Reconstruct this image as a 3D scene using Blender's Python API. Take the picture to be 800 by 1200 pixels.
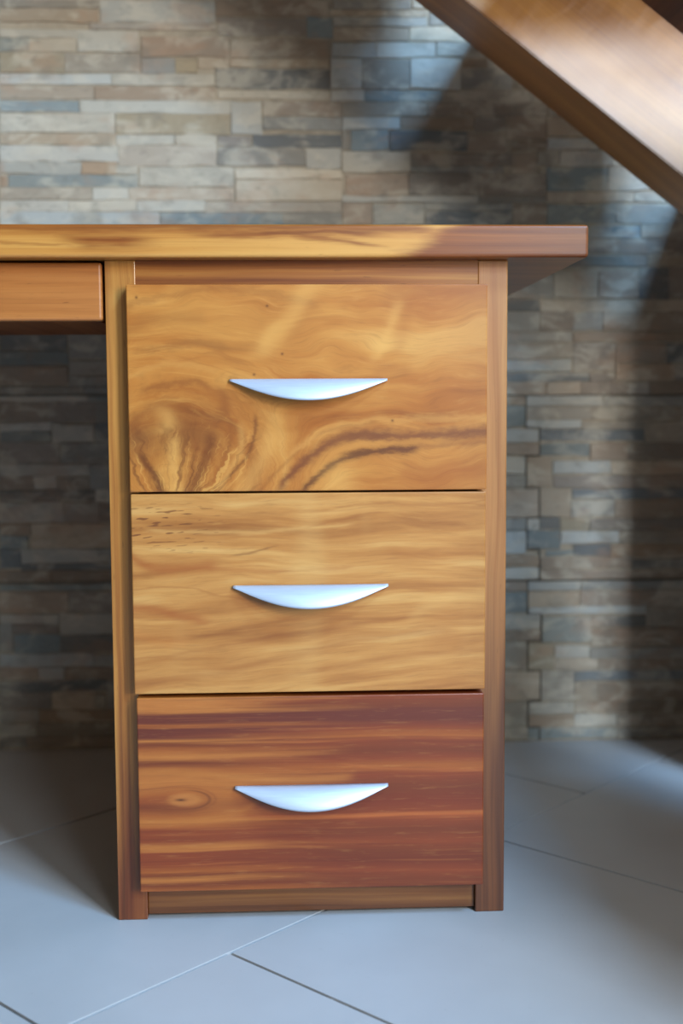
import bpy, bmesh, math, random
from mathutils import Vector, Matrix, noise as mn
for o in list(bpy.data.objects):
    bpy.data.objects.remove(o, do_unlink=True)
scene = bpy.context.scene
COL = scene.collection
random.seed(7)

# ------------------------------------------------------------------ camera
FPX = 1427.16
cam_d = bpy.data.cameras.new('camera')
cam = bpy.data.objects.new('camera', cam_d); COL.objects.link(cam)
cam_d.sensor_fit = 'VERTICAL'; cam_d.sensor_height = 36.0; cam_d.lens = FPX * 36.0 / 1200.0
cam_d.clip_start = 0.02
_f = Vector((0.04301973, 0.99526727, -0.0871342)); _r = Vector((0.99903316, -0.0436448, -0.00528036)); _u = Vector((0.00905832, 0.0868228, 0.99618259))
cam.matrix_world = Matrix(((_r.x, _u.x, -_f.x, 0.1894), (_r.y, _u.y, -_f.y, -1.2929), (_r.z, _u.z, -_f.z, 0.5575), (0, 0, 0, 1)))
cam_d.dof.use_dof = True; cam_d.dof.focus_distance = 1.285; cam_d.dof.aperture_fstop = 3.0
scene.camera = cam

# ------------------------------------------------------------------ light and exposure
XL, XR, YF, WY, ZC = -2.1, 3.3, -3.1, 0.6784, 3.0      # room: left, right, front (behind camera), back wall, ceiling
GLASS_DOOR = (1.90, 2.70, 0.55, 1.95)                   # openings in the wall behind the camera: x0, x1, z0, z1
ADDED_FANLIGHT = (1.90, 2.70, 2.25, 2.85)  # added, unseen opening; placed to throw blue patches on the back wall
HIGH_WINDOW = (0.95, 1.65, 1.60, 2.20)
ADDED_SKYLIGHT = (1.50, 2.20, -2.05, -1.35)                    # added, unseen ceiling opening for blue light on the floor: x0, x1, y0, y1
world = bpy.data.worlds.new('world'); scene.world = world; world.use_nodes = True
bg = world.node_tree.nodes['Background']; bg.inputs[0].default_value = (0.62, 0.78, 1.0, 1); bg.inputs[1].default_value = 1.0
def window_light(name, op, watts, col):
    l = bpy.data.lights.new(name, 'AREA'); l.shape = 'RECTANGLE'
    l.size = op[1] - op[0] - 0.08; l.size_y = op[3] - op[2] - 0.08; l.energy = watts; l.color = col
    o = bpy.data.objects.new(name, l); COL.objects.link(o)
    o.location = ((op[0] + op[1]) / 2, YF - 0.02, (op[2] + op[3]) / 2)
    o.rotation_euler = (math.radians(90), 0, 0)          # shines towards +y
    return o
window_light('daylight_glass_door', GLASS_DOOR, 105, (1.0, 0.98, 0.95))
window_light('daylight_high_window', HIGH_WINDOW, 30, (0.78, 0.90, 1.0))
window_light('added_fanlight_lamp', ADDED_FANLIGHT, 135, (0.36, 0.64, 1.0))  # added blue source for the stepped patches above the treads
_s = window_light('added_skylight_lamp', ADDED_SKYLIGHT, 150, (0.28, 0.58, 1.0))  # added blue source overhead, brightens floor and handles
_s.location = ((ADDED_SKYLIGHT[0] + ADDED_SKYLIGHT[1]) / 2, (ADDED_SKYLIGHT[2] + ADDED_SKYLIGHT[3]) / 2, ZC + 0.03); _s.rotation_euler = (0, 0, 0)   # shines down
scene.view_settings.view_transform = 'Standard'; scene.view_settings.look = 'None'
scene.view_settings.gamma = 1.0; scene.view_settings.use_curve_mapping = False
scene.view_settings.exposure = 0.18

# ------------------------------------------------------------------ helpers
def lin(c):
    return tuple(((v / 255.0) / 12.92 if v / 255.0 <= 0.04045 else ((v / 255.0 + 0.055) / 1.055) ** 2.4) for v in c)
def tag(o, label=None, cat=None, group=None, kind=None):
    if label: o['label'] = label
    if cat: o['category'] = cat
    if group: o['group'] = group
    if kind: o['kind'] = kind
    return o
def link(name, me, mat=None, parent=None, smooth=False):
    if mat is not None: me.materials.append(mat)
    o = bpy.data.objects.new(name, me); COL.objects.link(o)
    if parent is not None: o.parent = parent
    if smooth:
        for p in me.polygons: p.use_smooth = True
    return o
def bm_obj(name, bm, mat=None, parent=None, smooth=False):
    bmesh.ops.recalc_face_normals(bm, faces=bm.faces[:])
    me = bpy.data.meshes.new(name); bm.to_mesh(me); bm.free()
    return link(name, me, mat, parent, smooth)
def empty(name, loc=(0, 0, 0)):
    o = bpy.data.objects.new(name, None); COL.objects.link(o); o.location = loc; o.empty_display_size = 0.1
    return o
def add_box(bm, x0, x1, y0, y1, z0, z1, bev=0.0, seg=2):
    r = bmesh.ops.create_cube(bm, size=1.0)
    vs = r['verts']
    for v in vs:
        v.co.x = x0 if v.co.x < 0 else x1; v.co.y = y0 if v.co.y < 0 else y1; v.co.z = z0 if v.co.z < 0 else z1
    if bev > 0:
        es = list({e for v in vs for e in v.link_edges})
        bmesh.ops.bevel(bm, geom=es, offset=bev, segments=seg, affect='EDGES', profile=0.5)
def box(name, b, mat, parent=None, bev=0.0, seg=2, **k):
    bm = bmesh.new(); add_box(bm, *b, bev=bev, seg=seg)
    return bm_obj(name, bm, mat, parent, **k)
def prism_y(bm, pts, y0, y1):                            # polygon in x, z extruded along y
    a = [bm.verts.new((x, y0, z)) for x, z in pts]; b = [bm.verts.new((x, y1, z)) for x, z in pts]
    bm.faces.new(a); bm.faces.new(b[::-1]); n = len(pts)
    for i in range(n): bm.faces.new((a[i], b[i], b[(i + 1) % n], a[(i + 1) % n]))

# ---- tiny expression layer over shader nodes
class NT:
    def __init__(s, name):
        s.m = bpy.data.materials.new(name); s.m.use_nodes = True; s.t = s.m.node_tree
        s.b = s.t.nodes['Principled BSDF']; s.out = s.t.nodes['Material Output']
    def node(s, typ, **k):
        n = s.t.nodes.new(typ)
        for a, v in k.items(): setattr(n, a, v)
        return n
    def put(s, sock, v):
        if isinstance(v, bpy.types.NodeSocket): s.t.links.new(v, sock)
        else: sock.default_value = v
    def m_(s, op, a, b=0.0, c=0.0):
        n = s.node('ShaderNodeMath', operation=op)
        s.put(n.inputs[0], a); s.put(n.inputs[1], b); s.put(n.inputs[2], c)
        return n.outputs[0]
    def add(s, a, b): return s.m_('ADD', a, b)
    def sub(s, a, b): return s.m_('SUBTRACT', a, b)
    def mul(s, a, b): return s.m_('MULTIPLY', a, b)
    def mad(s, a, b, c): return s.m_('MULTIPLY_ADD', a, b, c)
    def gauss(s, a): return s.m_('POWER', 2.71828, s.mul(s.mul(a, a), -1.0))
    def xyz(s, coord='Object'):
        tc = s.node('ShaderNodeTexCoord'); sp = s.node('ShaderNodeSeparateXYZ'); s.t.links.new(tc.outputs[coord], sp.inputs[0])
        return sp.outputs
    def comb(s, x=0.0, y=0.0, z=0.0):
        n = s.node('ShaderNodeCombineXYZ'); s.put(n.inputs[0], x); s.put(n.inputs[1], y); s.put(n.inputs[2], z)
        return n.outputs[0]
    def noise(s, v, scale=1.0, detail=3.0, rough=0.55, dist=0.0, dims='3D'):
        n = s.node('ShaderNodeTexNoise', noise_dimensions=dims); s.put(n.inputs['Vector'], v)
        n.inputs['Scale'].default_value = scale; n.inputs['Detail'].default_value = detail
        n.inputs['Roughness'].default_value = rough; n.inputs['Distortion'].default_value = dist
        return n.outputs[0]
    def ramp(s, f, stops, interp='LINEAR'):
        n = s.node('ShaderNodeValToRGB'); n.color_ramp.interpolation = interp; e = n.color_ramp.elements
        while len(e) < len(stops): e.new(0.5)
        for el, (p, c) in zip(e, stops):
            el.position = p; el.color = (*lin(c), 1) if len(c) == 3 and max(c) > 1.0 else ((*c, 1) if len(c) == 3 else (c[0], c[0], c[0], 1))
        s.put(n.inputs[0], f)
        return n.outputs[0]
    def step(s, f, a, b):
        n = s.node('ShaderNodeMapRange', interpolation_type='SMOOTHSTEP'); s.put(n.inputs[0], f)
        n.inputs[1].default_value = a; n.inputs[2].default_value = b
        return n.outputs[0]
    def mix(s, f, a, b, mode='MIX'):
        n = s.node('ShaderNodeMix', data_type='RGBA', blend_type=mode)
        s.put(n.inputs[0], f)
        s.put(n.inputs[6], a if isinstance(a, bpy.types.NodeSocket) else (*lin(a), 1)); s.put(n.inputs[7], b if isinstance(b, bpy.types.NodeSocket) else (*lin(b), 1))
        return n.outputs[2]
    def curve(s, v, pts):                                   # smooth 1-D function through points, inputs in 0..1
        c = s.node('ShaderNodeFloatCurve'); cm = c.mapping.curves[0]
        while len(cm.points) < len(pts): cm.points.new(0.5, 0.5)
        for q, (a, b) in zip(cm.points, pts): q.location = (a, b)
        c.mapping.update(); s.put(c.inputs[1], v)
        return c.outputs[0]
    def streak(s, a, b, pts, w, wob=None, soft=0.04):
        """soft line b = path(a), a and b in 0..1 of the board; w = half width; fades out at both ends."""
        d = s.sub(b, s.curve(a, pts))
        if wob is not None: d = s.add(d, wob)
        g = s.gauss(s.mul(d, 1.0 / w))
        lo, hi = pts[0][0], pts[-1][0]
        if lo > 0.001: g = s.mul(g, s.step(a, lo, lo + soft))
        if hi < 0.999: g = s.mul(g, s.m_('SUBTRACT', 1.0, s.step(a, hi - soft, hi)))
        return g
    def bump(s, h, strength=0.3, dist=0.002):
        n = s.node('ShaderNodeBump'); n.inputs['Strength'].default_value = strength; n.inputs['Distance'].default_value = dist
        s.put(n.inputs['Height'], h); s.t.links.new(n.outputs[0], s.b.inputs['Normal'])
    def fin(s, col, rough=0.5, metal=0.0, spec=0.5, coat=0.0, coat_rough=0.2):
        s.put(s.b.inputs['Base Color'], col if isinstance(col, bpy.types.NodeSocket) else (*lin(col), 1))
        s.put(s.b.inputs['Roughness'], rough); s.b.inputs['Metallic'].default_value = metal
        s.b.inputs['Specular IOR Level'].default_value = spec
        s.b.inputs['Coat Weight'].default_value = coat; s.b.inputs['Coat Roughness'].default_value = coat_rough
        return s.m

def plain(name, c, rough=0.6, var=0.06, scale=6.0):
    n = NT(name); x = n.xyz()
    f = n.noise(n.comb(x[0], x[1], x[2]), scale, 4.0)
    d = tuple(v * (1 - var) for v in c); l = tuple(min(255, v * (1 + var)) for v in c)
    return n.fin(n.ramp(f, [(0.3, d), (0.7, l)]), rough)

# ---- wood: grain runs along one axis; f is the field across the grain (metres)
def wood_bands(n, along, f, seed, stops, fine=1.0, bandscale=26.0, wob=0.012):
    """colour from a field f (metres across the grain), stretched along 'along'."""
    w = n.noise(n.comb(n.mul(along, 3.0), n.mul(f, 8.0), seed), 1.0, 2.0)
    ff = n.mad(n.sub(w, 0.5), wob * 2, f)
    b = n.noise(n.comb(n.mul(along, 1.3), n.mul(ff, bandscale), seed + 3.1), 1.0, 3.0, 0.6)
    b2 = n.noise(n.comb(n.mul(along, 2.5), n.mul(ff, bandscale * 5.5), seed + 9.7), 1.0, 3.0, 0.6)
    v = n.add(n.mul(b, 0.72), n.mul(b2, 0.28))
    col = n.ramp(v, stops)
    pore = n.noise(n.comb(n.mul(along, 14.0), n.mul(ff, 900.0), seed + 1.7), 1.0, 2.0, 0.6)
    dark = n.mul(n.step(pore, 0.52, 0.75), 0.22 * fine)
    col = n.mix(dark, col, (88, 48, 20))
    fleck = n.noise(n.comb(n.mul(along, 60.0), n.mul(ff, 420.0), seed + 5.0), 1.0, 1.0, 0.5)
    col = n.mix(n.mul(n.step(fleck, 0.70, 0.80), 0.35 * fine), col, (74, 40, 18))
    return col, v, pore
def wood_finish(n, col, pore, rough=0.36, tint=(230, 212, 180)):
    n.bump(pore, 0.08, 0.0006)
    col = n.mix(1.0, col, tint, 'MULTIPLY')
    return n.fin(col, rough, 0.0, 0.5, 0.25, 0.22)
STONES = '-252 -100 1153 1175 t;-252 -97 1175 1188 g;-97 82 1154 1187 l;-115 82 1143 1154 p;-253 -133 1130 1143 c;-254 -208 1109 1130 s;-208 -134 1109 1130 c;-134 -38 1109 1142 c;-35 102 1102 1134 r;-254 -154 1077 1108 o;-154 -35 1077 1107 g;-255 -82 1059 1076 l;-82 80 1058 1077 c;-256 -109 1037 1057 p;-109 80 1036 1058 r;-256 -133 1017 1035 s;-132 104 1015 1036 c;82 258 1165 1191 b;84 223 1135 1162 b;224 265 1132 1166 s;265 384 1128 1151 p;104 258 1101 1131 r;-35 17 1077 1101 g;17 53 1077 1102 o;53 102 1085 1102 t;103 258 1087 1101 t;80 261 1054 1086 d;262 333 1103 1127 l;261 311 1055 1102 l;104 152 984 1034 l;153 279 1012 1036 b;-257 -77 985 1015 c;-77 101 984 1015 o;153 279 991 1012 g;-258 -77 966 985 t;-77 15 967 984 c;16 79 967 984 c;137 278 965 985 d;-258 -74 941 966 l;-74 79 935 967 p;81 221 936 965 g;221 278 931 964 l;-259 -132 922 941 c;-132 -78 922 942 r;-78 -45 922 935 c;-246 -43 902 922 s;-42 106 902 934 c;109 278 915 931 c;-260 -115 882 902 t;-115 -59 882 902 c;-59 106 882 902 p;109 278 881 915 c;-261 -153 864 882 l;-153 -46 864 882 c;-46 61 864 882 c;61 278 863 881 t;-261 -10 842 864 l;-10 183 843 863 s;183 278 843 863 g;265 387 1177 1192 g;259 414 1166 1177 t;265 414 1151 1166 l;386 495 1128 1152 c;333 428 1104 1128 l;428 509 1105 1128 c;311 387 1055 1102 g;387 468 1056 1103 l;468 550 1056 1089 g;261 314 1037 1054 l;314 439 1036 1054 s;439 605 1036 1055 g;279 414 1013 1036 g;414 605 1014 1036 b;279 371 993 1012 l;371 489 994 1012 b;489 540 989 1014 b;540 605 980 1014 b;278 292 960 992 g;292 353 960 992 s;353 478 960 992 d;478 540 958 987 b;278 387 926 959 c;387 550 937 957 b;387 537 925 937 g;283 384 890 924 r;384 499 890 925 b;499 606 890 925 b;278 496 879 890 l;496 606 879 890 g;278 327 843 878 r;327 410 843 878 c;410 552 843 867 d;410 551 867 879 g;552 607 843 878 b;549 606 961 978 b;550 589 926 957 b;605 674 983 1015 t;606 688 963 981 l;589 626 937 961 g;626 709 937 961 l;606 705 898 936 s;705 772 899 936 l;606 747 880 897 p;747 842 880 897 g;607 717 846 878 s;717 842 846 878 g;709 771 938 962 l;550 838 1056 1090 g;604 837 1090 1196 l;509 604 1089 1129 l;495 759 823 843 s;759 843 823 846 g;495 844 799 822 b;606 771 778 797 s;771 844 780 797 t;496 619 728 772 g;619 691 728 772 c;691 759 728 772 r;759 807 726 778 d;807 845 726 778 b;496 597 708 727 d;597 845 706 725 t;496 597 676 706 t;597 651 676 706 b;651 699 676 706 g;699 846 676 706 b;496 650 659 675 t;650 846 658 674 b;496 651 631 657 t;496 648 611 630 l;651 721 610 657 b;721 805 625 657 b;805 847 622 656 d;721 819 595 622 r;819 848 594 622 b;496 679 594 609 d;679 721 593 609 b;496 609 573 594 r;609 665 573 594 p;665 742 573 593 b;742 778 572 593 p;778 848 572 593 r;496 575 556 572 r;576 701 555 572 l;701 848 554 571 g;576 683 532 554 t;683 849 531 553 g;497 575 521 556 s;576 666 518 532 l;666 772 517 530 g;599 772 497 517 d;497 597 496 518 l;772 849 496 529 t;599 681 473 495 s;681 744 466 495 r;744 850 465 494 b;497 598 475 495 r;497 575 446 474 l;577 619 423 473 p;620 716 444 465 l;716 851 443 464 t;621 738 421 442 b;738 851 420 441 r;497 576 422 445 g;497 598 373 421 p;600 651 373 420 t;652 852 402 419 d;651 724 373 401 g;724 852 372 401 b;497 578 352 372 g;579 599 353 371 l;600 633 353 373 d;633 682 353 372 o;682 853 351 371 b;579 634 321 352 s;634 732 330 351 l;732 853 329 350 g;498 578 314 351 l;610 656 309 319 s;656 718 308 328 d;718 853 306 327 r;498 599 292 311 r;601 754 287 307 b;754 854 286 303 d;498 599 272 290 l;601 854 270 285 r;498 580 252 269 r;581 669 252 268 l;669 855 252 267 g;581 667 225 251 t;667 855 224 251 b;498 580 215 251 s;582 778 212 225 l;498 603 187 214 l;605 687 165 208 s;687 778 190 208 d;778 856 189 223 t;687 856 158 188 b;498 603 169 185 r;498 581 120 168 t;582 625 119 166 o;626 685 139 159 l;685 857 136 156 g;626 699 118 138 t;699 857 117 135 r;499 603 69 118 p;604 660 68 117 t;660 700 67 99 t;659 858 99 116 d;700 858 65 97 b;583 659 45 65 l;583 660 23 43 r;660 732 23 44 l;583 733 -2 21 s;499 583 26 68 g;499 583 0 24 p;660 859 44 64 b;732 859 22 42 b;733 860 -5 20 g;-267 -161 647 682 d;-158 -64 634 682 g;-268 -159 623 646 s;-159 -65 607 632 g;-269 -160 593 623 b;-160 -65 590 607 g;-269 -136 577 591 g;-136 -65 577 590 g;-270 -131 566 576 l;-131 -66 566 575 s;-270 -195 533 566 b;-195 -118 532 566 b;-118 -66 532 566 g;-271 -189 519 533 l;-189 -121 501 531 l;-271 -189 501 519 s;-121 -67 500 532 d;-272 -176 467 501 b;-176 -67 466 500 g;-273 -129 448 467 l;-129 -68 425 466 g;-274 -219 426 448 r;-219 -183 426 448 l;-183 -130 425 447 g;-274 -121 405 426 d;-121 -69 404 425 l;-275 -172 372 405 l;-172 -116 371 405 g;-116 -69 371 404 d;-276 -226 352 372 b;-226 -70 331 371 t;-276 -230 331 352 s;-243 -71 306 330 l;-277 -243 299 330 d;-244 -71 294 306 d;-278 -195 274 295 b;-195 -71 273 294 b;-279 -72 261 273 s;-279 -168 225 261 r;-168 -72 224 260 b;-280 -184 208 224 l;-281 -259 161 209 g;-259 -186 190 208 b;-184 -73 189 224 l;-259 -184 159 190 s;-184 -74 158 189 d;-282 -130 136 159 l;-130 -74 135 157 l;-283 -220 116 137 r;-220 -178 115 136 l;-178 -75 114 135 b;-283 -110 95 115 d;-110 -75 65 113 g;-284 -200 66 96 b;-200 -131 65 95 p;-285 -221 45 66 g;-221 -76 43 65 r;-285 -226 22 45 l;-226 -77 21 43 g;-286 -241 -3 22 d;-241 -77 -5 21 b;390 602 1179 1192 c;417 602 1153 1178 g;498 603 1130 1152 t;471 508 1090 1102 b;83 260 1039 1052 c;608 839 1016 1053 g;677 840 983 1015 t;82 135 966 982 b;691 840 963 982 c;774 841 899 962 g;592 605 926 934 t;-258 -248 903 919 b;497 605 773 796 c;-128 -112 66 91 g'
GOLD = [(0.28, (118, 66, 28)), (0.42, (176, 112, 50)), (0.54, (201, 141, 70)), (0.70, (218, 166, 94))]
def wood(name, axis, stops, seed, rough=0.36, **k):
    n = NT(name); x = n.xyz()
    if axis == 'x': along, f = x[0], n.mad(x[1], 0.7, x[2])
    elif axis == 'z': along, f = x[2], n.mad(x[1], 0.7, x[0])
    else: along, f = x[1], n.mad(x[2], 0.7, x[0])
    col, v, pore = wood_bands(n, along, f, seed, stops, **k)
    return wood_finish(n, col, pore, rough)

# geometry of the drawer unit (metres; front of the side panels is y = 0)
UW = 0.4222; HU = 0.7092; HT = 0.7427
D1 = (0.0241, 0.3976, 0.4685, 0.6824); D2 = (0.0246, 0.3968, 0.2544, 0.4664); D3 = (0.0266, 0.3960, 0.0385, 0.2502)

def board_uv(n, D, px):
    """u to the right and v downward in 0..1 on a drawer front; px = the front's outline in photo pixels, for reading off grain figure"""
    X = n.xyz()
    u = n.mul(n.sub(X[0], D[0]), 1.0 / (D[1] - D[0])); v = n.mul(n.sub(D[3], X[2]), 1.0 / (D[3] - D[2]))
    U = lambda x: (x - px[0]) / (px[1] - px[0]); V = lambda y: (y - px[2]) / (px[3] - px[2])
    return X, u, v, U, V
def fine_grain(n, along, f, col, seed, amt=1.0):
    pore = n.noise(n.comb(n.mul(along, 16.0), n.mul(f, 1000.0), seed + 1.7), 1.0, 2.0, 0.6)
    col = n.mix(n.mul(n.step(pore, 0.50, 0.76), 0.20 * amt), col, (96, 54, 24))
    silk = n.noise(n.comb(n.mul(along, 9.0), n.mul(f, 240.0), seed + 6.0), 1.0, 3.0, 0.65)
    col = n.mix(n.mul(n.step(silk, 0.50, 0.78), 0.34 * amt), col, (126, 74, 34))
    col = n.mix(n.mul(n.m_('SUBTRACT', 1.0, n.step(silk, 0.22, 0.46)), 0.28 * amt), col, (234, 188, 118))
    return col, pore

def wood_drawer1():
    n = NT('figured_golden_wood'); X, u, v, U, V = board_uv(n, D1, (150, 571, 333, 576))
    x, z = X[0], X[2]
    lowx = n.noise(n.comb(n.mul(u, 3.2), n.mul(v, 3.0), 2.0), 1.0, 2.0, 0.5)
    mid = n.noise(n.comb(n.mul(u, 9.0), n.mul(v, 9.0), 5.0), 1.0, 3.0, 0.6)
    # distance from the crotch at lower left, in board heights
    du = n.mul(n.sub(u, U(205)), 1.45); dv = n.sub(v, V(560))
    r = n.m_('SQRT', n.add(n.mul(du, du), n.mul(dv, dv)))
    rr = n.mad(n.sub(mid, 0.5), 0.10, r)
    k = n.m_('SUBTRACT', 1.0, n.step(rr, 0.30, 0.78))
    flat = n.mad(n.sub(lowx, 0.5), 0.30, v)
    f = n.add(n.mul(flat, n.sub(1.0, k)), n.mul(rr, k))
    fm = n.mul(f, 0.214)
    soft = n.noise(n.comb(n.mul(u, 1.6), n.mul(f, 5.5), 7.0), 1.0, 3.0, 0.55)
    col = n.ramp(soft, [(0.28, (150, 86, 34)), (0.42, (182, 114, 50)), (0.56, (206, 146, 76)), (0.70, (224, 174, 104))])
    col = n.mix(n.mul(n.step(n.mad(n.sub(lowx, 0.5), 0.5, u), 0.55, 1.05), 0.45), col, (178, 112, 56))       # redder right end
    col, pore = fine_grain(n, u, fm, col, 4.0, 0.8)
    wob = n.mul(n.sub(mid, 0.5), 0.055); wob2 = n.mul(n.sub(n.noise(n.comb(n.mul(u, 24.0), n.mul(v, 34.0), 9.0), 1.0, 4.0, 0.65), 0.5), 0.055)
    wb = n.add(wob, wob2)
    H = lambda pts, w, wo=wb, s=0.04: n.streak(u, v, [(U(a), V(b)) for a, b in pts], w, wo, s)        # runs left to right
    wt = n.mul(wb, 0.35)
    T = lambda pts, w, wo=wt, s=0.06: n.streak(v, u, [(V(b), U(a)) for a, b in pts], w, wo, s)        # runs top to bottom
    DK, BR, PL, LT = (98, 50, 24), (142, 82, 36), (116, 62, 40), (232, 184, 112)
    for g, amt, c in (
        # upper left arcs
        (H([(150, 358), (200, 346), (250, 338), (330, 348), (380, 362)], 0.022), 0.40, BR),
        (H([(150, 385), (200, 372), (250, 374)], 0.040), 0.35, BR),
        (H([(152, 412), (200, 404), (240, 402), (275, 410)], 0.018), 0.55, BR),
        (H([(150, 440), (190, 428), (235, 428), (262, 440)], 0.020), 0.22, LT),
        (H([(158, 462), (190, 450), (225, 446), (256, 462)], 0.020), 0.60, BR),
        (H([(150, 500), (175, 478), (205, 472), (235, 484)], 0.030), 0.45, BR),
        # the smoky heart of the swirl
        (n.mul(n.gauss(n.mul(n.sub(u, U(222)), 9.5)), n.gauss(n.mul(n.sub(n.add(v, wb), V(505)), 7.5))), 0.75, (122, 68, 32)),
        (n.mul(n.gauss(n.mul(n.sub(u, U(160)), 20.0)), n.gauss(n.mul(n.sub(n.add(v, wb), V(512)), 12.0))), 0.70, (112, 64, 36)),
        (T([(252, 446), (262, 470), (256, 490), (240, 505)], 0.018), 0.60, BR),
        # rays fanning down to the lower edge
        (T([(160, 522), (168, 540), (180, 558), (188, 576)], 0.014), 0.80, DK),
        (T([(244, 500), (243, 525), (234, 550), (222, 576)], 0.019), 0.70, (112, 58, 24)),
        (T([(224, 500), (228, 530), (222, 552), (214, 576)], 0.010), 0.45, BR),
        (T([(262, 470), (268, 510), (258, 545), (238, 576)], 0.010), 0.45, BR),
        (T([(296, 480), (298, 505), (286, 535), (246, 576)], 0.0065), 0.70, (120, 66, 26)),
        (T([(276, 490), (282, 520), (264, 556), (255, 576)], 0.012), 0.35, LT),
        (T([(205, 505), (202, 535), (205, 576)], 0.020), 0.50, LT),
        (T([(185, 470), (196, 492), (190, 515)], 0.028), 0.45, LT),
        (T([(325, 470), (318, 510), (298, 550), (285, 576)], 0.030), 0.40, LT),
        (T([(360, 520), (330, 545), (302, 576)], 0.008), 0.35, BR),
        # the double dark vein
        (H([(318, 580), (335, 560), (356, 540), (395, 515), (425, 509), (470, 512), (520, 510), (572, 507)], 0.031, wob2, 0.03), 0.80, PL),
        (H([(400, 514), (430, 512), (460, 511)], 0.016, wob2), 0.45, PL),
        (H([(345, 582), (362, 566), (384, 548), (408, 535), (445, 529), (495, 526)], 0.021, wob2, 0.03), 0.85, (92, 48, 26)),
        (H([(440, 529), (500, 524), (572, 520)], 0.014, wob2), 0.35, PL),
        (H([(352, 572), (372, 548), (400, 526), (450, 520), (520, 518)], 0.014, wob2), 0.50, (206, 146, 76)),
        (H([(330, 540), (370, 512), (420, 494), (480, 492), (572, 490)], 0.022), 0.30, LT),
        (H([(360, 520), (400, 500), (450, 498)], 0.010), 0.30, BR),
        (H([(460, 556), (520, 552), (572, 556)], 0.045), 0.30, (160, 90, 44)),
        (n.mul(n.gauss(n.mul(n.sub(u, U(395)), 22.0)), n.gauss(n.mul(n.sub(v, V(565)), 12.0))), 0.45, LT),
        # pale ripples crossing the grain
        (T([(362, 333), (345, 365), (322, 395), (300, 425)], 0.036), 0.38, LT),
        (T([(330, 370), (312, 395), (302, 415)], 0.020), 0.35, LT),
        (T([(376, 345), (352, 380), (330, 412)], 0.020), 0.30, (170, 104, 48)),
        (T([(468, 345), (460, 375), (450, 400), (434, 430)], 0.018), 0.34, LT),
        (T([(480, 345), (472, 385), (462, 420)], 0.020), 0.25, (166, 100, 46)),
        (n.mul(n.gauss(n.mul(n.sub(u, U(275)), 5.0)), n.gauss(n.mul(n.sub(n.add(v, wb), V(385)), 6.5))), 0.35, (222, 170, 96)),
        (H([(430, 440), (460, 434), (490, 440)], 0.035), 0.35, (168, 104, 50)),
        (H([(440, 345), (500, 340), (572, 344)], 0.05), 0.40, (158, 94, 46)),
    ):
        col = n.mix(n.mul(g, amt), col, c)
    ang = n.m_('ARCTAN2', n.sub(V(640), v), n.mul(n.sub(u, U(196)), 1.74))
    fib = n.noise(n.comb(n.mul(n.add(ang, n.mul(n.sub(mid, 0.5), 0.25)), 13.0), n.mul(r, 3.0), 1.0), 1.0, 4.0, 0.7, 0.3)
    fibm = n.mul(n.step(n.mad(n.sub(mid, 0.5), 0.3, v), V(470), V(540)), n.m_('SUBTRACT', 1.0, n.step(u, U(275), U(325))))
    col = n.mix(n.mul(n.mul(n.step(fib, 0.50, 0.66), fibm), 0.60), col, (112, 60, 26))
    col = n.mix(n.mul(n.mul(n.m_('SUBTRACT', 1.0, n.step(fib, 0.34, 0.46)), fibm), 0.55), col, (230, 180, 106))
    arcs = n.noise(n.comb(n.mul(n.mad(n.sub(lowx, 0.5), 0.3, r), 15.0), n.mul(ang, 0.7), 3.0), 1.0, 4.0, 0.65)
    arcm = n.mul(n.m_('SUBTRACT', 1.0, n.step(u, U(270), U(340))), n.mul(n.step(r, 0.25, 0.40), n.m_('SUBTRACT', 1.0, n.step(r, 0.62, 0.90))))
    col = n.mix(n.mul(n.mul(n.step(arcs, 0.50, 0.66), arcm), 0.45), col, (150, 88, 38))
    col = n.mix(n.mul(n.mul(n.m_('SUBTRACT', 1.0, n.step(arcs, 0.34, 0.46)), arcm), 0.40), col, (226, 174, 100))
    for (kx, ky, s) in ((313, 358, 900), (330, 414, 800), (297, 438, 800), (162, 348, 900), (459, 493, 800)):
        d = n.add(n.m_('POWER', n.mul(n.sub(u, U(kx)), 1.7), 2.0), n.m_('POWER', n.sub(v, V(ky)), 2.0))
        col = n.mix(n.mul(n.m_('POWER', 2.71828, n.mul(d, -22000.0)), 0.75), col, (92, 48, 22))
    return wood_finish(n, col, pore, 0.34)

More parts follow.
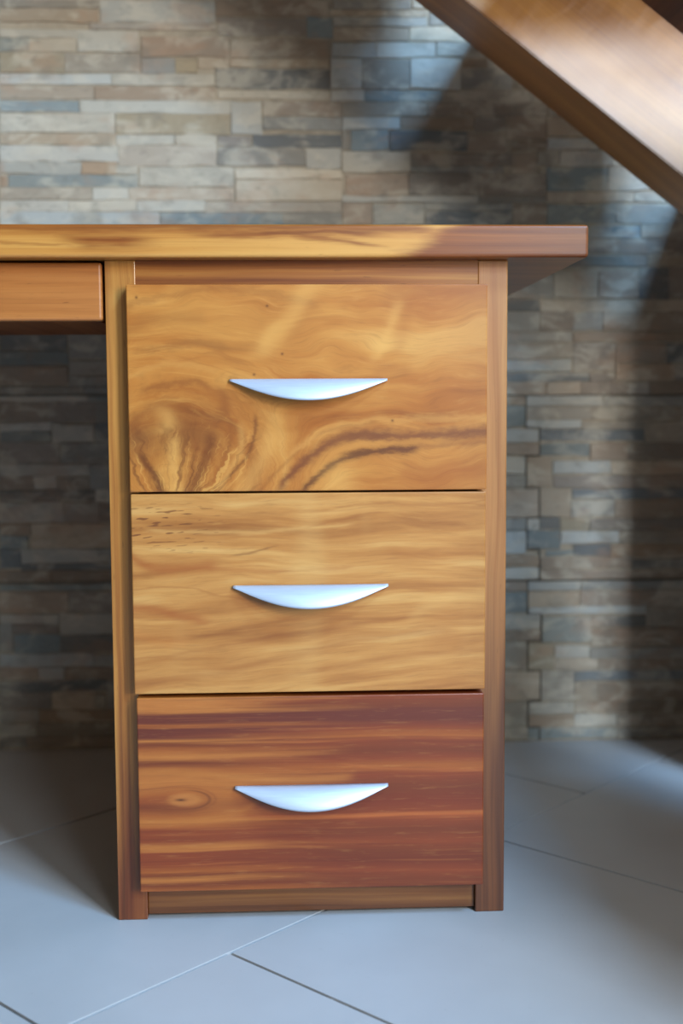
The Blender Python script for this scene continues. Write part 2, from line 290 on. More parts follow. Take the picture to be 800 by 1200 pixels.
def wood_drawer2():
    n = NT('honey_wood'); X, u, v, U, V = board_uv(n, D2, (155, 568, 577, 813))
    low = n.noise(n.comb(n.mul(u, 2.2), n.mul(v, 3.0), 12.0), 1.0, 2.0)
    mid = n.noise(n.comb(n.mul(u, 7.0), n.mul(v, 16.0), 15.0), 1.0, 3.0, 0.6)
    f = n.mad(n.sub(low, 0.5), 0.12, n.mad(u, n.mul(n.step(v, 0.3, 0.8), 0.16), v))
    soft = n.noise(n.comb(n.mul(u, 1.5), n.mul(f, 9.0), 17.0), 1.0, 3.0, 0.6)
    col = n.ramp(soft, [(0.28, (160, 104, 54)), (0.43, (188, 132, 74)), (0.56, (205, 153, 92)), (0.70, (220, 178, 118))])
    col, pore = fine_grain(n, u, n.mul(f, 0.212), col, 14.0, 0.75)
    wb = n.mul(n.sub(mid, 0.5), 0.05)
    H = lambda pts, w, s=0.05: n.streak(u, v, [(U(a), V(b)) for a, b in pts], w, wb, s)
    RD, BR, LT = (164, 90, 40), (160, 100, 52), (226, 184, 122)
    for g, amt, c in (
        (H([(155, 650), (180, 662), (215, 664), (262, 660)], 0.024), 0.60, RD),
        (H([(230, 664), (330, 668), (420, 664)], 0.010), 0.35, RD),
        (H([(155, 710), (185, 714), (215, 722), (250, 728)], 0.026), 0.62, RD),
        (H([(155, 740), (180, 748), (230, 748)], 0.030), 0.25, (200, 124, 58)),
        (H([(155, 772), (220, 764), (300, 750), (400, 736), (480, 726)], 0.012), 0.42, BR),
        (H([(155, 800), (240, 790), (330, 772), (430, 748), (540, 742)], 0.024), 0.36, BR),
        (H([(300, 800), (400, 782), (500, 770), (568, 766)], 0.020), 0.25, BR),
        (H([(262, 650), (300, 645), (330, 636)], 0.007), 0.55, (128, 76, 36)),
        (H([(155, 690), (215, 688), (250, 696), (300, 704)], 0.006), 0.35, BR),
        (H([(165, 619), (260, 622), (360, 618), (420, 612)], 0.012), 0.45, LT),
        (H([(350, 620), (400, 608), (460, 600)], 0.008), 0.45, BR),
        (H([(380, 596), (440, 590), (520, 592), (568, 586)], 0.008), 0.40, BR),
        (H([(250, 604), (330, 600), (400, 598)], 0.007), 0.30, BR),
        (H([(470, 730), (500, 712), (530, 704), (568, 700)], 0.040), 0.30, LT),
        (H([(440, 640), (500, 652), (568, 646)], 0.03), 0.25, (178, 116, 58)),
    ):
        col = n.mix(n.mul(g, amt), col, c)
    ch = n.noise(n.comb(n.mul(u, 5.5), n.mul(v, 0.8), 18.0), 1.0, 1.0)
    col = n.mix(n.mul(n.step(ch, 0.52, 0.72), 0.25), col, (228, 190, 130))
    # little dark ticks high on the left
    fl = n.noise(n.comb(n.mul(u, 22.0), n.mul(n.mad(u, 0.12, v), 75.0), 31.0), 1.0, 1.0, 0.4)
    fm = n.mul(n.m_('SUBTRACT', 1.0, n.step(u, 0.10, 0.34)), n.mul(n.step(v, 0.02, 0.10), n.m_('SUBTRACT', 1.0, n.step(v, 0.20, 0.34))))
    col = n.mix(n.mul(n.mul(n.step(fl, 0.60, 0.68), fm), 0.75), col, (112, 62, 34))
    return wood_finish(n, col, pore, 0.36)

def wood_drawer3():
    n = NT('red_brown_striped_wood'); X, u, v, U, V = board_uv(n, D3, (162, 567, 816, 1043))
    ku, kv = U(212), V(936)
    a = n.sub(u, ku); b = n.sub(v, n.mad(a, 0.03, kv))
    d2 = n.add(n.m_('POWER', n.mul(a, 15.0), 2.0), n.m_('POWER', n.mul(b, 16.0), 2.0))
    eye = n.m_('POWER', 2.71828, n.mul(d2, -0.7))
    low = n.noise(n.comb(n.mul(u, 1.6), n.mul(v, 2.5), 22.0), 1.0, 1.0)
    f = n.sub(v, n.mul(b, n.mul(eye, 0.55)))
    f = n.mad(n.sub(low, 0.5), 0.05, f)
    thin = n.noise(n.comb(n.mul(u, 1.4), n.mul(f, 46.0), 25.0), 1.0, 3.0, 0.65)
    f2 = n.mad(n.sub(thin, 0.5), 0.045, f)
    G, O, R_, P, D = (196, 132, 66), (170, 102, 46), (142, 70, 34), (112, 54, 38), (124, 62, 30)
    left = [(0.0, G), (0.06, G), (0.085, P), (0.12, P), (0.135, O), (0.155, P), (0.20, P), (0.225, G), (0.24, D), (0.27, O), (0.31, G), (0.345, D), (0.375, O), (0.43, G), (0.50, O),
            (0.55, D), (0.60, O), (0.635, G), (0.66, O), (0.685, R_), (0.74, R_), (0.775, G), (0.80, R_), (0.86, R_), (0.895, O), (0.915, D), (0.94, G), (0.965, D), (1.0, O)]
    right = [(0.0, R_), (0.05, D), (0.085, P), (0.13, P), (0.17, R_), (0.21, O), (0.235, R_), (0.29, D), (0.33, R_), (0.37, O), (0.41, R_), (0.47, D), (0.55, (128, 58, 30)), (0.605, R_), (0.625, (184, 106, 54)), (0.645, R_),
             (0.70, D), (0.76, R_), (0.80, D), (0.86, (118, 54, 28)), (0.91, R_), (0.95, D), (1.0, D)]
    c1 = n.ramp(f2, left); c2 = n.ramp(f2, right)
    e = n.noise(n.comb(n.mul(u, 1.6), n.mul(f, 24.0), 3.0), 1.0, 2.0)
    m = n.step(n.mad(n.sub(e, 0.5), 0.9, u), 0.12, 0.66)
    col = n.mix(m, c1, c2)
    col = n.mix(n.mul(n.step(thin, 0.52, 0.72), 0.35), col, (104, 46, 24))
    col = n.mix(n.mul(n.m_('SUBTRACT', 1.0, n.step(thin, 0.26, 0.44)), 0.30), col, (198, 128, 66))
    H = lambda pts, w, s=0.05: n.streak(u, v, [(U(p), V(q)) for p, q in pts], w, n.mul(n.sub(e, 0.5), 0.03), s)
    for g, amt, c in (
        (H([(162, 902), (220, 903), (280, 910), (340, 914), (420, 910)], 0.022), 0.60, (196, 134, 66)),
        (H([(162, 962), (215, 960), (270, 952), (310, 934)], 0.018), 0.45, (190, 126, 58)),
        (n.mul(n.gauss(n.mul(n.sub(u, U(255)), 9.0)), n.gauss(n.mul(n.sub(v, V(933)), 9.0))), 0.60, (190, 124, 56)),
        (H([(162, 936), (185, 934), (212, 934)], 0.022), 0.50, (150, 76, 36)),
        (H([(300, 958), (450, 957), (567, 955)], 0.007), 0.40, (198, 122, 64)),
        (H([(390, 896), (480, 904), (567, 906)], 0.007), 0.35, (192, 118, 60)),
    ):
        col = n.mix(n.mul(g, amt), col, c)
    d = n.m_('SQRT', n.add(n.m_('POWER', n.mul(n.sub(u, U(216)), 1.8), 2.0), n.m_('POWER', n.mul(n.sub(v, V(935)), 2.6), 2.0)))
    dn = n.mad(n.sub(low, 0.5), 0.05, d)
    col = n.mix(n.mul(n.m_('SUBTRACT', 1.0, n.step(dn, 0.05, 0.11)), 0.65), col, (206, 144, 78))
    right_half = n.step(u, U(205), U(235))
    col = n.mix(n.mul(n.mul(n.gauss(n.mul(n.sub(dn, 0.125), 90.0)), right_half), 0.60), col, (112, 58, 26))
    col = n.mix(n.mul(n.mul(n.gauss(n.mul(n.sub(dn, 0.155), 90.0)), right_half), 0.30), col, (130, 70, 32))
    h2 = n.add(n.m_('POWER', n.mul(n.sub(u, U(211)), 1.0), 2.0), n.m_('POWER', n.mul(n.sub(v, V(935)), 2.2), 2.0))
    col = n.mix(n.mul(n.m_('POWER', 2.71828, n.mul(h2, -4200.0)), 0.85), col, (78, 38, 18))
    col, pore = fine_grain(n, u, n.mul(f, 0.212), col, 27.0, 0.6)
    return wood_finish(n, col, pore, 0.36, (224, 198, 174))

def wood_post(name, x0, z_turn, seed, up, down):
    n = NT(name); X = n.xyz(); x, y, z = X
    f = n.mad(y, 0.7, x)
    cu, v1, pore = wood_bands(n, z, f, seed, up, fine=0.9, bandscale=60.0, wob=0.010)
    cd, v2, p2 = wood_bands(n, z, f, seed, down, fine=0.9, bandscale=60.0, wob=0.010)
    w = n.noise(n.comb(n.mul(z, 3.0), n.mul(f, 90.0), seed), 1.0, 2.0)
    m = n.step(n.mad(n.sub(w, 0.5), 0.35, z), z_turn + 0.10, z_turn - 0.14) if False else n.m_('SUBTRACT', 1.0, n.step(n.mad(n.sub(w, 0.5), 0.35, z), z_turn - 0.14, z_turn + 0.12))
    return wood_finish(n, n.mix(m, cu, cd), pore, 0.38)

M = {}
M['d1'] = wood_drawer1(); M['d2'] = wood_drawer2(); M['d3'] = wood_drawer3()
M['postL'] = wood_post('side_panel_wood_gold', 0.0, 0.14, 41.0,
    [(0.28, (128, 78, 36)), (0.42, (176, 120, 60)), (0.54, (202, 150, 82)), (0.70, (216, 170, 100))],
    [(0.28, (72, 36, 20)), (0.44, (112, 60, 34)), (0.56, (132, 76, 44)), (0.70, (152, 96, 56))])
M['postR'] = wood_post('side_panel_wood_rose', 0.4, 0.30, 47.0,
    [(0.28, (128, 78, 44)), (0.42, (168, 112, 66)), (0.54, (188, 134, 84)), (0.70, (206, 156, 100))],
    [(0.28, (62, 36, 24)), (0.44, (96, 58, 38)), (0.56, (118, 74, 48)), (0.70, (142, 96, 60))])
M['railT'] = wood('top_rail_wood', 'x', [(0.30, (90, 46, 18)), (0.44, (134, 78, 34)), (0.55, (172, 114, 54)), (0.68, (206, 156, 86))], 52.0, bandscale=40.0, wob=0.004)
M['railB'] = wood('bottom_rail_wood', 'x', [(0.28, (66, 38, 20)), (0.42, (104, 64, 34)), (0.54, (132, 88, 50)), (0.70, (164, 120, 70))], 57.0, bandscale=46.0, wob=0.006)
M['apron'] = wood('pencil_drawer_wood', 'x', [(0.28, (138, 82, 42)), (0.42, (176, 112, 60)), (0.54, (196, 132, 76)), (0.70, (208, 150, 92))], 61.0, bandscale=22.0, wob=0.006)
M['inner'] = wood('inner_drawer_wood', 'x', [(0.28, (120, 80, 46)), (0.6, (160, 116, 72)), (0.8, (176, 132, 86))], 66.0)

def wood_top():
    n = NT('desktop_wood'); X = n.xyz(); x, y, z = X
    f = n.mad(y, 0.9, z)
    stops = [(0.26, (120, 66, 28)), (0.40, (176, 112, 52)), (0.52, (206, 150, 80)), (0.70, (224, 176, 104))]
    col, v, pore = wood_bands(n, x, f, 71.0, stops, fine=0.6, bandscale=38.0, wob=0.005)
    u = n.mul(n.add(x, 0.1065), 1.0 / 0.6086); v = n.mul(n.sub(HT, z), 1.0 / (HT - HU))
    U = lambda p: p / 690.0; V = lambda p: (p - 263.0) / 38.0
    w = n.noise(n.comb(n.mul(x, 9.0), n.mul(f, 75.0), 73.0), 1.0, 3.0, 0.65)
    wb = n.mul(n.sub(w, 0.5), 0.55)
    c2, v2, p2 = wood_bands(n, x, f, 78.0, [(0.26, (80, 40, 14)), (0.42, (126, 68, 26)), (0.56, (156, 92, 38)), (0.72, (178, 116, 54))], fine=0.6, bandscale=44.0, wob=0.005)
    right = n.step(n.add(n.mad(v, 0.10, u), n.mul(n.sub(w, 0.5), 0.14)), U(505), U(560))
    H = lambda pts, wd, s=0.05: n.streak(u, v, [(U(a), V(b)) for a, b in pts], wd, wb, s)
    heart = right
    for g, amt in ((H([(-300, 265), (0, 266), (120, 266), (300, 266), (440, 266), (520, 270)], 0.16), 0.85), (H([(55, 268), (85, 279), (115, 283), (165, 284), (200, 280)], 0.22, 0.08), 1.0),
                   (H([(200, 272), (290, 276), (360, 272), (440, 272), (480, 282)], 0.13, 0.10), 0.9), (H([(290, 268), (350, 276), (420, 284), (470, 296)], 0.10, 0.08), 0.8), (H([(0, 283), (60, 287), (110, 290)], 0.05), 0.5)):
        heart = n.m_('MAXIMUM', heart, n.mul(g, amt))
    return wood_finish(n, n.mix(heart, col, c2), pore, 0.34)
M['top'] = wood_top()

def stone_mat():
    n = NT('split_stone'); X = n.xyz()
    at = n.node('ShaderNodeVertexColor', layer_name='tone')
    p = n.comb(X[0], X[1], n.mul(X[2], 1.8))
    a = n.noise(p, 20.0, 4.0, 0.6, 0.6); b = n.noise(p, 48.0, 4.0, 0.65, 0.4); c = n.noise(p, 11.0, 3.0, 0.6, 0.5); d = n.noise(n.comb(n.add(X[0], 4.0), X[1], X[2]), 16.0, 3.0, 0.6)
    col = n.mix(n.mul(n.step(a, 0.46, 0.66), 0.50), at.outputs[0], (208, 198, 176))
    col = n.mix(n.mul(n.step(c, 0.52, 0.70), 0.34), col, (176, 138, 108))
    col = n.mix(n.mul(n.step(d, 0.54, 0.72), 0.45), col, (124, 120, 108))
    col = n.mix(n.mul(n.m_('SUBTRACT', 1.0, n.step(b, 0.28, 0.46)), 0.32), col, (104, 98, 88))
    n.bump(n.add(a, n.mul(b, 0.6)), 0.5, 0.004)
    return n.fin(col, 0.62, 0.0, 0.35)
M['stone'] = stone_mat()
M['mortar'] = plain('pale_joint', (168, 155, 134), 0.85, 0.1, 40.0)
def tile_mat():
    n = NT('grey_floor_tile'); X = n.xyz()
    p = n.comb(X[0], X[1], X[2])
    a = n.noise(p, 3.0, 4.0, 0.6); b = n.noise(p, 90.0, 3.0, 0.7)
    col = n.ramp(a, [(0.3, (168, 168, 167)), (0.7, (181, 181, 180))])
    col = n.mix(n.mul(n.step(b, 0.62, 0.74), 0.10), col, (128, 124, 118))
    n.bump(b, 0.05, 0.001)
    return n.fin(col, n.mad(a, 0.15, 0.36), 0.0, 0.4)
M['tile'] = tile_mat()
def grout_mat():
    n = NT('floor_grout'); X = n.xyz()
    a = n.noise(n.comb(X[0], X[1], X[2]), 45.0, 3.0, 0.6)
    return n.fin(n.ramp(a, [(0.42, (84, 82, 80)), (0.60, (112, 108, 104)), (0.74, (190, 186, 180))]), 0.8)
M['grout'] = grout_mat()
M['plaster'] = plain('cream_plaster', (146, 126, 104), 0.8)
M['ceil'] = plain('white_ceiling', (160, 146, 126), 0.85)
M['frame'] = plain('white_frame', (228, 228, 226), 0.4)
def alu():
    n = NT('satin_aluminium'); X = n.xyz()
    a = n.noise(n.comb(n.mul(X[0], 30.0), X[1], n.mul(X[2], 900.0)), 1.0, 2.0)
    return n.fin(n.ramp(a, [(0.3, (186, 196, 210)), (0.7, (196, 205, 217))]), 0.5, 0.5)
M['alu'] = alu()
def glass_mat():
    n = NT('clear_glass'); n.b.inputs['Transmission Weight'].default_value = 1.0; n.b.inputs['IOR'].default_value = 1.0
    X = n.xyz(); return n.fin(n.ramp(n.noise(n.comb(X[0], X[1], X[2]), 2.0), [(0.3, (250, 252, 252)), (0.7, (253, 254, 254))]), 0.0)
BEAM_S = [(0.26, (110, 66, 20)), (0.42, (150, 96, 32)), (0.55, (170, 114, 42)), (0.72, (188, 134, 58))]
def beam_mat(name, stops, seed, rough):
    n = NT(name); x, y, z = n.xyz()
    s, c = 0.6076, 0.7942                                   # grain follows the slope
    along = n.sub(n.mul(x, c), n.mul(z, s)); f = n.add(n.add(n.mul(x, s), n.mul(z, c)), n.mul(y, 0.7))
    col, v, pore = wood_bands(n, along, f, seed, stops, fine=0.6, bandscale=18.0, wob=0.01)
    rip = n.noise(n.comb(n.mul(along, 40.0), n.mul(f, 16.0), 4.0), 1.0, 2.0)
    n.bump(rip, 0.22, 0.003)
    return n.fin(col, rough, 0.0, 0.5, 0.5, 0.22)
M['beam'] = beam_mat('stair_beam_wood', BEAM_S, 84.0, 0.36)
def tread_mat():
    n = NT('stair_tread_wood'); x, y, z = n.xyz()
    col, v, pore = wood_bands(n, y, n.mad(z, 0.7, x), 88.0, [(0.28, (78, 40, 18)), (0.42, (110, 60, 28)), (0.6, (130, 76, 38)), (0.72, (144, 90, 48))])
    return n.fin(col, 0.7, 0.0, 0.2)
M['tread'] = tread_mat()

# ------------------------------------------------------------------ the room
floor = box('floor', (XL, XR, YF, WY + 0.004, -0.10, -0.0025), M['grout']); tag(floor, kind='structure')
tag(floor, 'pale grey square floor tiles laid diagonally with thin joints')
def clip_poly(pts, x0, x1, y0, y1):
    for ax, v, s in ((0, x0, 1), (0, x1, -1), (1, y0, 1), (1, y1, -1)):
        out = []
        for i in range(len(pts)):
            a, b = pts[i], pts[(i + 1) % len(pts)]
            da, db = (a[ax] - v) * s, (b[ax] - v) * s
            if da >= 0: out.append(a)
            if da * db < 0:
                t = da / (da - db); out.append(tuple(a[k] + (b[k] - a[k]) * t for k in (0, 1)))
        pts = out
        if len(pts) < 3: return []
    return pts
def area2(pts): return abs(sum(pts[i][0] * pts[(i + 1) % len(pts)][1] - pts[(i + 1) % len(pts)][0] * pts[i][1] for i in range(len(pts)))) / 2
def inset(pts, d):
    c = Vector((sum(p[0] for p in pts) / len(pts), sum(p[1] for p in pts) / len(pts)))
    out = []
    for p in pts:
        q = Vector(p); v = q - c
        out.append(tuple(c + v * max(0.0, 1 - d / max(v.length, 1e-6))))
    return out
TP = 0.4520; GR = 0.0019; R2 = math.sqrt(0.5)
for row in range(-9, 12):
    s0 = -0.149 + TP * (row - 1); s1 = s0 + TP
    toff = 0.027 if row % 2 == 0 else 0.716 - TP
    for k in range(-12, 14):
        t0 = toff + TP * k
        q = [(t0 + GR, s0 + GR), (t0 + TP - GR, s0 + GR), (t0 + TP - GR, s1 - GR), (t0 + GR, s1 - GR)]
        pts = [((t - s) * R2, (t + s) * R2) for t, s in q]
        pts = clip_poly(pts, XL + 0.004, XR - 0.004, YF + 0.004, WY - 0.003)
        if len(pts) < 3 or area2(pts) < 0.0015: continue
        dz = random.uniform(-0.0003, 0.0003)
        ins = inset(pts, 0.0004)
        n_ = len(pts)
        vs = [(x, y, -0.0040) for x, y in pts] + [(x, y, -0.0003 + dz) for x, y in pts] + [(x, y, 0.0 + dz) for x, y in ins]
        fs = [tuple(range(2 * n_, 3 * n_))]
        for i in range(n_):
            j = (i + 1) % n_
            fs.append((i, j, n_ + j, n_ + i)); fs.append((n_ + i, n_ + j, 2 * n_ + j, 2 * n_ + i))
        me = bpy.data.meshes.new('floor_tile'); me.from_pydata(vs, [], fs); me.update()
        link('floor_tile', me, M['tile'], floor)

wall = box('wall_back', (XL, XR, WY + 0.0012, WY + 0.12, -0.10, ZC), M['mortar']); tag(wall, 'wall clad in thin split stone strips of cream, rust and slate', kind='structure')
TONES = {'c': (196, 184, 160), 'l': (182, 182, 172), 't': (172, 150, 122), 'r': (164, 130, 98), 'b': (136, 114, 94), 'g': (142, 134, 120),
         's': (112, 127, 128), 'd': (88, 92, 94), 'p': (180, 159, 134), 'o': (166, 146, 110)}
def stone_geo(x0, x1, z0, z1, rnd, y_front):
    """irregular flat strip: wavy outline, small chamfer. returns verts, faces"""
    w, h = x1 - x0, z1 - z0; g = 0.0003; j = min(0.0016, h * 0.06)
    nx = max(2, min(6, int(w / 0.035) + 1))
    R = lambda a: rnd.uniform(-a, a)
    top = [(x0 + g + (w - 2 * g) * i / nx + (R(w / nx * 0.25) if 0 < i < nx else R(j * .8)), z1 - g + R(j)) for i in range(nx + 1)]
    bot = [(x0 + g + (w - 2 * g) * i / nx + (R(w / nx * 0.25) if 0 < i < nx else R(j * .8)), z0 + g + R(j)) for i in range(nx + 1)]
    c = 0.0008
    outl = top + bot[::-1]; n = len(outl)
    ins = []
    for (x, z) in outl:
        ins.append((min(max(x, x0 + c + g), x1 - c - g), z - c if z > (z0 + z1) / 2 else z + c))
    tx, tz = R(0.0007), R(0.0007)
    fy = lambda x, z: y_front + tx * (x - x0) / w + tz * (z - z0) / h + R(0.0004)
    vs = [(x, WY + 0.0045, z) for x, z in outl] + [(x, y_front + 0.0009, z) for x, z in outl] + [(x, fy(x, z), z) for x, z in ins]
    fs = []
    for i in range(n):
        k = (i + 1) % n
        fs.append((k, i, n + i, n + k)); fs.append((n + k, n + i, 2 * n + i, 2 * n + k))
    for i in range(nx):                                    # front strip quads top/bottom
        a, b = 2 * n + i, 2 * n + i + 1; d, e = 2 * n + (n - 1 - i), 2 * n + (n - 2 - i)
        fs.append((a, b, e, d))
    return vs, fs
def tone_of(key, rnd):
    c = [(v * 0.62 + m * 0.38) * 1.02 for v, m in zip(TONES[key], (158, 150, 131))]; av = sum(c) / 3; c = [v * 0.80 + av * 0.20 for v in c]; k = 1 + rnd.uniform(-0.07, 0.07); w = rnd.uniform(-5, 5)
    return lin((min(255, c[0] * k + w), min(255, c[1] * k), min(255, c[2] * k - w)))
def set_tone(me, cols_by_poly):
    ca = me.color_attributes.new('tone', 'FLOAT_COLOR', 'CORNER')
    for p, c in zip(me.polygons, cols_by_poly):
        for li in p.loop_indices: ca.data[li].color = (*c, 1)
rnd = random.Random(21)
DEP = {'d': 0.0007, 's': 0.0005, 'l': -0.0005, 'c': -0.0004}
rects = []
for e in STONES.split(';'):
    a = e.split(); x0, x1, z0, z1 = [int(v) / 1000.0 for v in a[:4]]
    z0 = max(z0, 0.002)
    if z1 - z0 < 0.004: continue
    rects.append((x0, x1, z0, z1, a[4]))
    vs, fs = stone_geo(x0, x1, z0, z1, rnd, WY - 0.0010 + DEP.get(a[4], 0) + rnd.uniform(-0.0007, 0.0007))
    me = bpy.data.meshes.new('stone_strip'); me.from_pydata(vs, [], fs); me.update()
    c = tone_of(a[4], rnd); set_tone(me, [c] * len(me.polygons))
    link('stone_strip', me, M['stone'], wall)
# jigsaw joints between the cladding panels
bm = bmesh.new()
for (ja, jb, jc, jd) in [(0.5752, 0.5201, 0.5752, 0.5713), (0.5752, 0.5201, 0.598, 0.5201), (0.598, 0.4742, 0.598, 0.52), (0.5759, 0.4742, 0.598, 0.4742), (0.5759, 0.4213, 0.5759, 0.4743), (0.5759, 0.4213, 0.5989, 0.4213), (0.5989, 0.3721, 0.5989, 0.4211), (0.5782, 0.3721, 0.5989, 0.3721), (0.5782, 0.3202, 0.5782, 0.3723), (0.5782, 0.3202, 0.5998, 0.3202), (0.5998, 0.2705, 0.5998, 0.32), (0.5804, 0.2705, 0.5998, 0.2705), (0.5804, 0.2139, 0.5804, 0.2707), (0.5804, 0.2139, 0.6036, 0.2139), (0.6036, 0.168, 0.6036, 0.2137), (0.5812, 0.168, 0.6036, 0.168), (0.5812, 0.1182, 0.5812, 0.1683), (0.5812, 0.1182, 0.603, 0.1182), (0.603, 0.0675, 0.603, 0.1179), (0.582, 0.0675, 0.603, 0.0675), (0.582, 0.0231, 0.582, 0.0678), (0.582, 0.0231, 0.6024, 0.0231), (0.6024, 0.001, 0.6024, 0.0227), (0.4971, 0.5722, 0.8504, 0.5722), (0.4985, 0.2689, 0.8566, 0.2689), (-0.2755, 0.5757, -0.0662, 0.5757), (-0.2844, 0.2753, -0.0723, 0.2753)]:
    add_box(bm, ja - 0.0007, jc + 0.0007, WY - 0.0021, WY + 0.003, jb - 0.0007, jd + 0.0007)
bm_obj('panel_joint', bm, plain('dark_panel_joint', (84, 76, 66), 0.9, 0.1, 40.0), wall)
# the same cladding beyond what the photograph shows and behind the desk: one joined part
grid = {}
def occupied(x0, x1, z0, z1):
    for (a, b, c, d, k) in rects:
        if a < x1 and b > x0 and c < z1 and d > z0: return True
    return False
AV, AF, AC = [], [], []
z = 0.003; rows = []
zs = [0.003]
while zs[-1] < ZC - 0.03: zs.append(zs[-1] + rnd.choice((0.016, 0.019, 0.021, 0.024, 0.030)))
zs.append(ZC - 0.002)
CE = 0.012
for i in range(len(zs) - 1):
    za, zb = zs[i], zs[i + 1]
    # free intervals along x for this row
    fr = []; x = XL + 0.01; cur = None
    blk = [(a, b) for (a, b, c, d, k) in rects if c < zb - 0.001 and d > za + 0.001]
    blk.sort(); pos = XL + 0.01
    for a, b in blk:
        if a > pos + 0.02: fr.append((pos, a))
        pos = max(pos, b)
    if pos < XR - 0.03: fr.append((pos, XR - 0.01))
    for a, b in fr:
        x = a
        while x < b - 0.001:
            w = rnd.choice((0.05, 0.09, 0.13, 0.17, 0.21)); x1 = x + w
            if b - x1 < 0.035: x1 = b
            key = rnd.choice('ccllttrrbbggssdp')
            vs, fs = stone_geo(x, x1, za, zb, rnd, WY - 0.0010 + DEP.get(key, 0) + rnd.uniform(-0.0007, 0.0007))
            o_ = len(AV); AV += vs; AF += [tuple(q + o_ for q in f) for f in fs]; AC += [tone_of(key, rnd)] * len(fs)
            x = x1
me = bpy.data.meshes.new('stone_cladding'); me.from_pydata(AV, [], AF); me.update(); set_tone(me, AC)
tag(link('stone_cladding', me, M['stone'], wall), kind='stuff')

tag(box('wall_left', (XL - 0.1, XL, YF - 0.1, WY + 0.12, 0, ZC), M['plaster']), 'plain cream plastered side wall left of the room', kind='structure')
tag(box('wall_right', (XR, XR + 0.1, YF - 0.1, WY + 0.12, 0, ZC), M['plaster']), 'plain cream plastered side wall right of the room', kind='structure')
bm = bmesh.new(); s_ = ADDED_SKYLIGHT
for q in ((XL - 0.1, s_[0], YF - 0.1, WY + 0.12), (s_[1], XR + 0.1, YF - 0.1, WY + 0.12), (s_[0], s_[1], YF - 0.1, s_[2]), (s_[0], s_[1], s_[3], WY + 0.12)):
    add_box(bm, *q, ZC, ZC + 0.1)
tag(bm_obj('ceiling', bm, M['ceil']), 'plain ceiling with an added square skylight opening', kind='structure')
bm = bmesh.new()                                           # wall behind the camera with two openings
a, b, c_ = HIGH_WINDOW, GLASS_DOOR, ADDED_FANLIGHT
for q in ((XL, a[0], 0, ZC), (a[0], a[1], 0, a[2]), (a[0], a[1], a[3], ZC), (a[1], b[0], 0, ZC), (b[0], b[1], 0, b[2]), (b[0], b[1], b[3], c_[2]), (b[0], b[1], c_[3], ZC), (b[1], XR, 0, ZC)):
    add_box(bm, q[0], q[1], YF - 0.1, YF, q[2], q[3])
tag(bm_obj('wall_front', bm, M['plaster']), 'cream plastered wall with a glazed door and a high window', kind='structure')
def frame(name, op, bars, label):
    bm = bmesh.new(); t = 0.04
    add_box(bm, op[0], op[0] + t, YF - 0.08, YF - 0.03, op[2], op[3]); add_box(bm, op[1] - t, op[1], YF - 0.08, YF - 0.03, op[2], op[3])
    add_box(bm, op[0] + t, op[1] - t, YF - 0.08, YF - 0.03, op[2], op[2] + t); add_box(bm, op[0] + t, op[1] - t, YF - 0.08, YF - 0.03, op[3] - t, op[3])
    o = bm_obj(name, bm, M['frame']); tag(o, label, kind='structure')
frame('door_1', GLASS_DOOR, 1, 'white framed glazed door letting daylight in')
frame('window_1', HIGH_WINDOW, 0, 'small high window with white frame')
frame('added_fanlight_frame', ADDED_FANLIGHT, 0, 'added, unseen fanlight above the glazed door')
box('added_shade_partition', (0.86, 0.97, -0.70, -0.05, 0.0, 0.95), M['plaster'], bev=0.004); tag(bpy.data.objects['added_shade_partition'], 'added, unseen chest-high partition that shades the floor on the right', kind='structure')  # added out of view to darken the floor on the right

# ------------------------------------------------------------------ the desk
desk = empty('desk', (0, 0, 0))
tag(desk, 'solid wood desk with three-drawer unit and crescent handles in front of stone wall', 'desk')
YB = 0.600
def bar(name, b, mat, parent=desk, bev=0.002, seg=2): return box(name, b, M[mat], parent, bev, seg)
top_l = -1.05
bar('desktop', (top_l, UW + 0.0798, -0.025, 0.635, HU, HT), 'top', bev=0.0035, seg=3)
bar('side_panel', (0.0, 0.0316, 0.0, YB, 0.0, HU), 'postL', bev=0.0009)
bar('side_panel', (0.3906, UW, 0.0, YB, 0.0, HU), 'postR', bev=0.0012)
bar('top_rail', (0.0316, 0.3906, 0.0008, 0.022, 0.670, HU), 'railT', bev=0.0002)
bar('bottom_rail', (0.0316, 0.3906, 0.006, 0.026, 0.0035, 0.060), 'railB', bev=0.001)
bar('back_panel', (0.0316, 0.3906, YB - 0.012, YB, 0.02, HU), 'inner', bev=0)
bar('side_panel', (top_l + 0.06, top_l + 0.0916, 0.0, YB, 0.0, HU), 'postL')
# shallow pencil drawer under the knee space
pd = bar('pencil_drawer', (top_l + 0.095, -0.0030, 0.0, 0.018, 0.6470, 0.7070), 'apron', bev=0.003, seg=3)
bx_ = bmesh.new()
add_box(bx_, top_l + 0.12, -0.010, 0.018, 0.27, 0.6480, 0.654); add_box(bx_, top_l + 0.12, top_l + 0.132, 0.018, 0.27, 0.654, 0.700)
add_box(bx_, -0.022, -0.010, 0.018, 0.27, 0.654, 0.700); add_box(bx_, top_l + 0.132, -0.022, 0.258, 0.27, 0.654, 0.700)
bm_obj('drawer_box', bx_, M['tread'], pd)

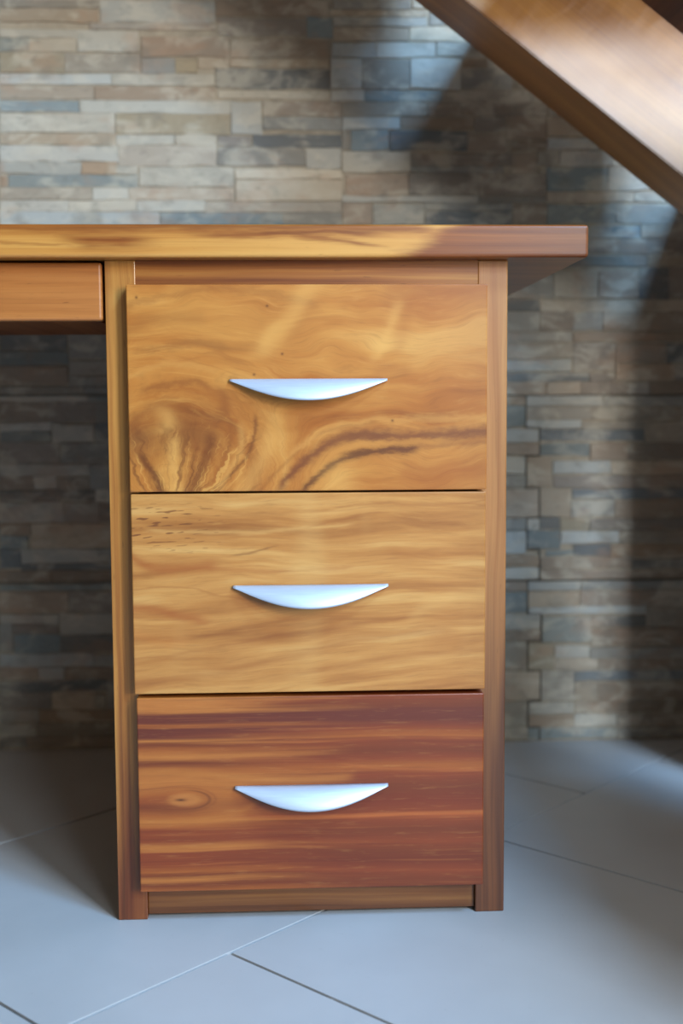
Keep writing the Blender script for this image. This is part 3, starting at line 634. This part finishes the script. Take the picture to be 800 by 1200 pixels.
def handle_mesh():
    bm = bmesh.new(); L = 0.0817; N, K = 48, 10
    grid = []
    for i in range(N + 1):
        s = -1 + 2 * i / N
        c = max(0.0, 1 - s * s) ** 1.15
        h = 0.0022 + 0.0200 * c; pr = 0.0050 + 0.0190 * c
        col = []
        for k in range(K + 1):
            t = k / K; a = t * math.pi / 2
            # from the upper edge, out and down in a quarter bow to the free lower lip
            yy = -(0.30 * pr + 0.70 * pr * math.sin(a) ** 0.9)
            zz = -h * (1 - math.cos(a)) ** 0.62
            col.append(bm.verts.new((s * L, yy, zz)))
        grid.append(col)
    for i in range(N):
        for k in range(K): bm.faces.new((grid[i][k], grid[i + 1][k], grid[i + 1][k + 1], grid[i][k + 1]))
    # upper flange back to the drawer
    back = [bm.verts.new((g[0].co.x, 0.0, 0.0)) for g in grid]
    for i in range(N): bm.faces.new((back[i], back[i + 1], grid[i + 1][0], grid[i][0]))
    bmesh.ops.recalc_face_normals(bm, faces=bm.faces[:])
    bmesh.ops.solidify(bm, geom=bm.faces[:], thickness=0.0016)
    me = bpy.data.meshes.new('handle'); bmesh.ops.recalc_face_normals(bm, faces=bm.faces[:]); bm.to_mesh(me); bm.free()
    for p in me.polygons: p.use_smooth = True
    me.materials.append(M['alu'])
    return me
HM = handle_mesh()
for D, mk, hz, hx, lab in ((D1, 'd1', 0.5853, 0.2110, 'golden drawer front with swirling figured grain'), (D2, 'd2', 0.3695, 0.2116, 'pale honey drawer front with straight grain'), (D3, 'd3', 0.1536, 0.2110, 'red-brown striped drawer front with a small knot')):
    d = bar('drawer', (D[0], D[1], -0.0195, -0.0004, D[2], D[3]), mk, bev=0.0013, seg=2); d['label'] = lab
    h = bpy.data.objects.new('handle', HM); COL.objects.link(h); h.parent = d; h.location = (hx, -0.0195, hz); h['label'] = 'satin silver crescent handle'
    bx_ = bmesh.new(); x0, x1, z0, z1 = 0.046, 0.376, D[2] + 0.03, D[3] - 0.045
    for q in ((x0, x1, -0.0004, 0.45, z0, z0 + 0.006), (x0, x0 + 0.012, -0.0004, 0.45, z0 + 0.006, z1), (x1 - 0.012, x1, -0.0004, 0.45, z0 + 0.006, z1), (x0 + 0.012, x1 - 0.012, 0.438, 0.45, z0 + 0.006, z1)):
        add_box(bx_, *q)
    bm_obj('drawer_box', bx_, M['inner'], d)

# ------------------------------------------------------------------ the stair
stair = empty('staircase', (1.78, 0.36, 0.0))
tag(stair, 'open wooden staircase on one thick sloping beam above the desk end', 'stairs')
SL = 0.765; BY0, BY1 = 0.300, 0.425
def zb(x): return 0.853 - SL * (x - 0.704)               # underside of the beam at its near face
TH = 0.176                                                # vertical thickness
bm = bmesh.new()
xa, xb = -0.75, 1.80
pts = [(xa, zb(xa)), (0.704 + 0.853 / SL, 0.0), (0.704 + (0.853 + TH) / SL, 0.0), (xa, zb(xa) + TH)]
prism_y(bm, pts, BY0, BY1)
bmesh.ops.bevel(bm, geom=bm.edges[:], offset=0.0015, segments=2, affect='EDGES')
beam = bm_obj('beam', bm, M['beam'], None)
ip = bmesh.new(); prism_y(ip, [(0.86, 0.0), (1.78, 0.0), (1.78, zb(1.78) + 0.01), (0.86, zb(0.86) + 0.01)], 0.345, 0.385)  # panel added out of view below the beam, shades the wall's right side
RUN = 0.33; X0 = 0.50
parts = [beam, bm_obj('added_shade_panel', ip, M['tread'])]
for k in range(-4, 4):
    xl = X0 + RUN * k; zt = zb(xl) + TH - 0.075
    if zt > 2.2 or zt < 0.05: continue
    parts.append(box('tread', (xl, xl + RUN + 0.03, -0.04, 0.655, zt, zt + 0.042), M['tread'], None, 0.003))
    xr = xl + RUN
    bm = bmesh.new(); prism_y(bm, [(xr - 0.08, zb(xr - 0.08) + TH - 0.01), (xr, zb(xr) + TH - 0.01), (xr, zt), (xr - 0.08, zt)], 0.315, 0.41)
    parts.append(bm_obj('tread_support', bm, M['tread'], None))
for o in parts:
    o.parent = stair; o.matrix_parent_inverse = Matrix.Translation((-1.78, -0.36, 0.0))
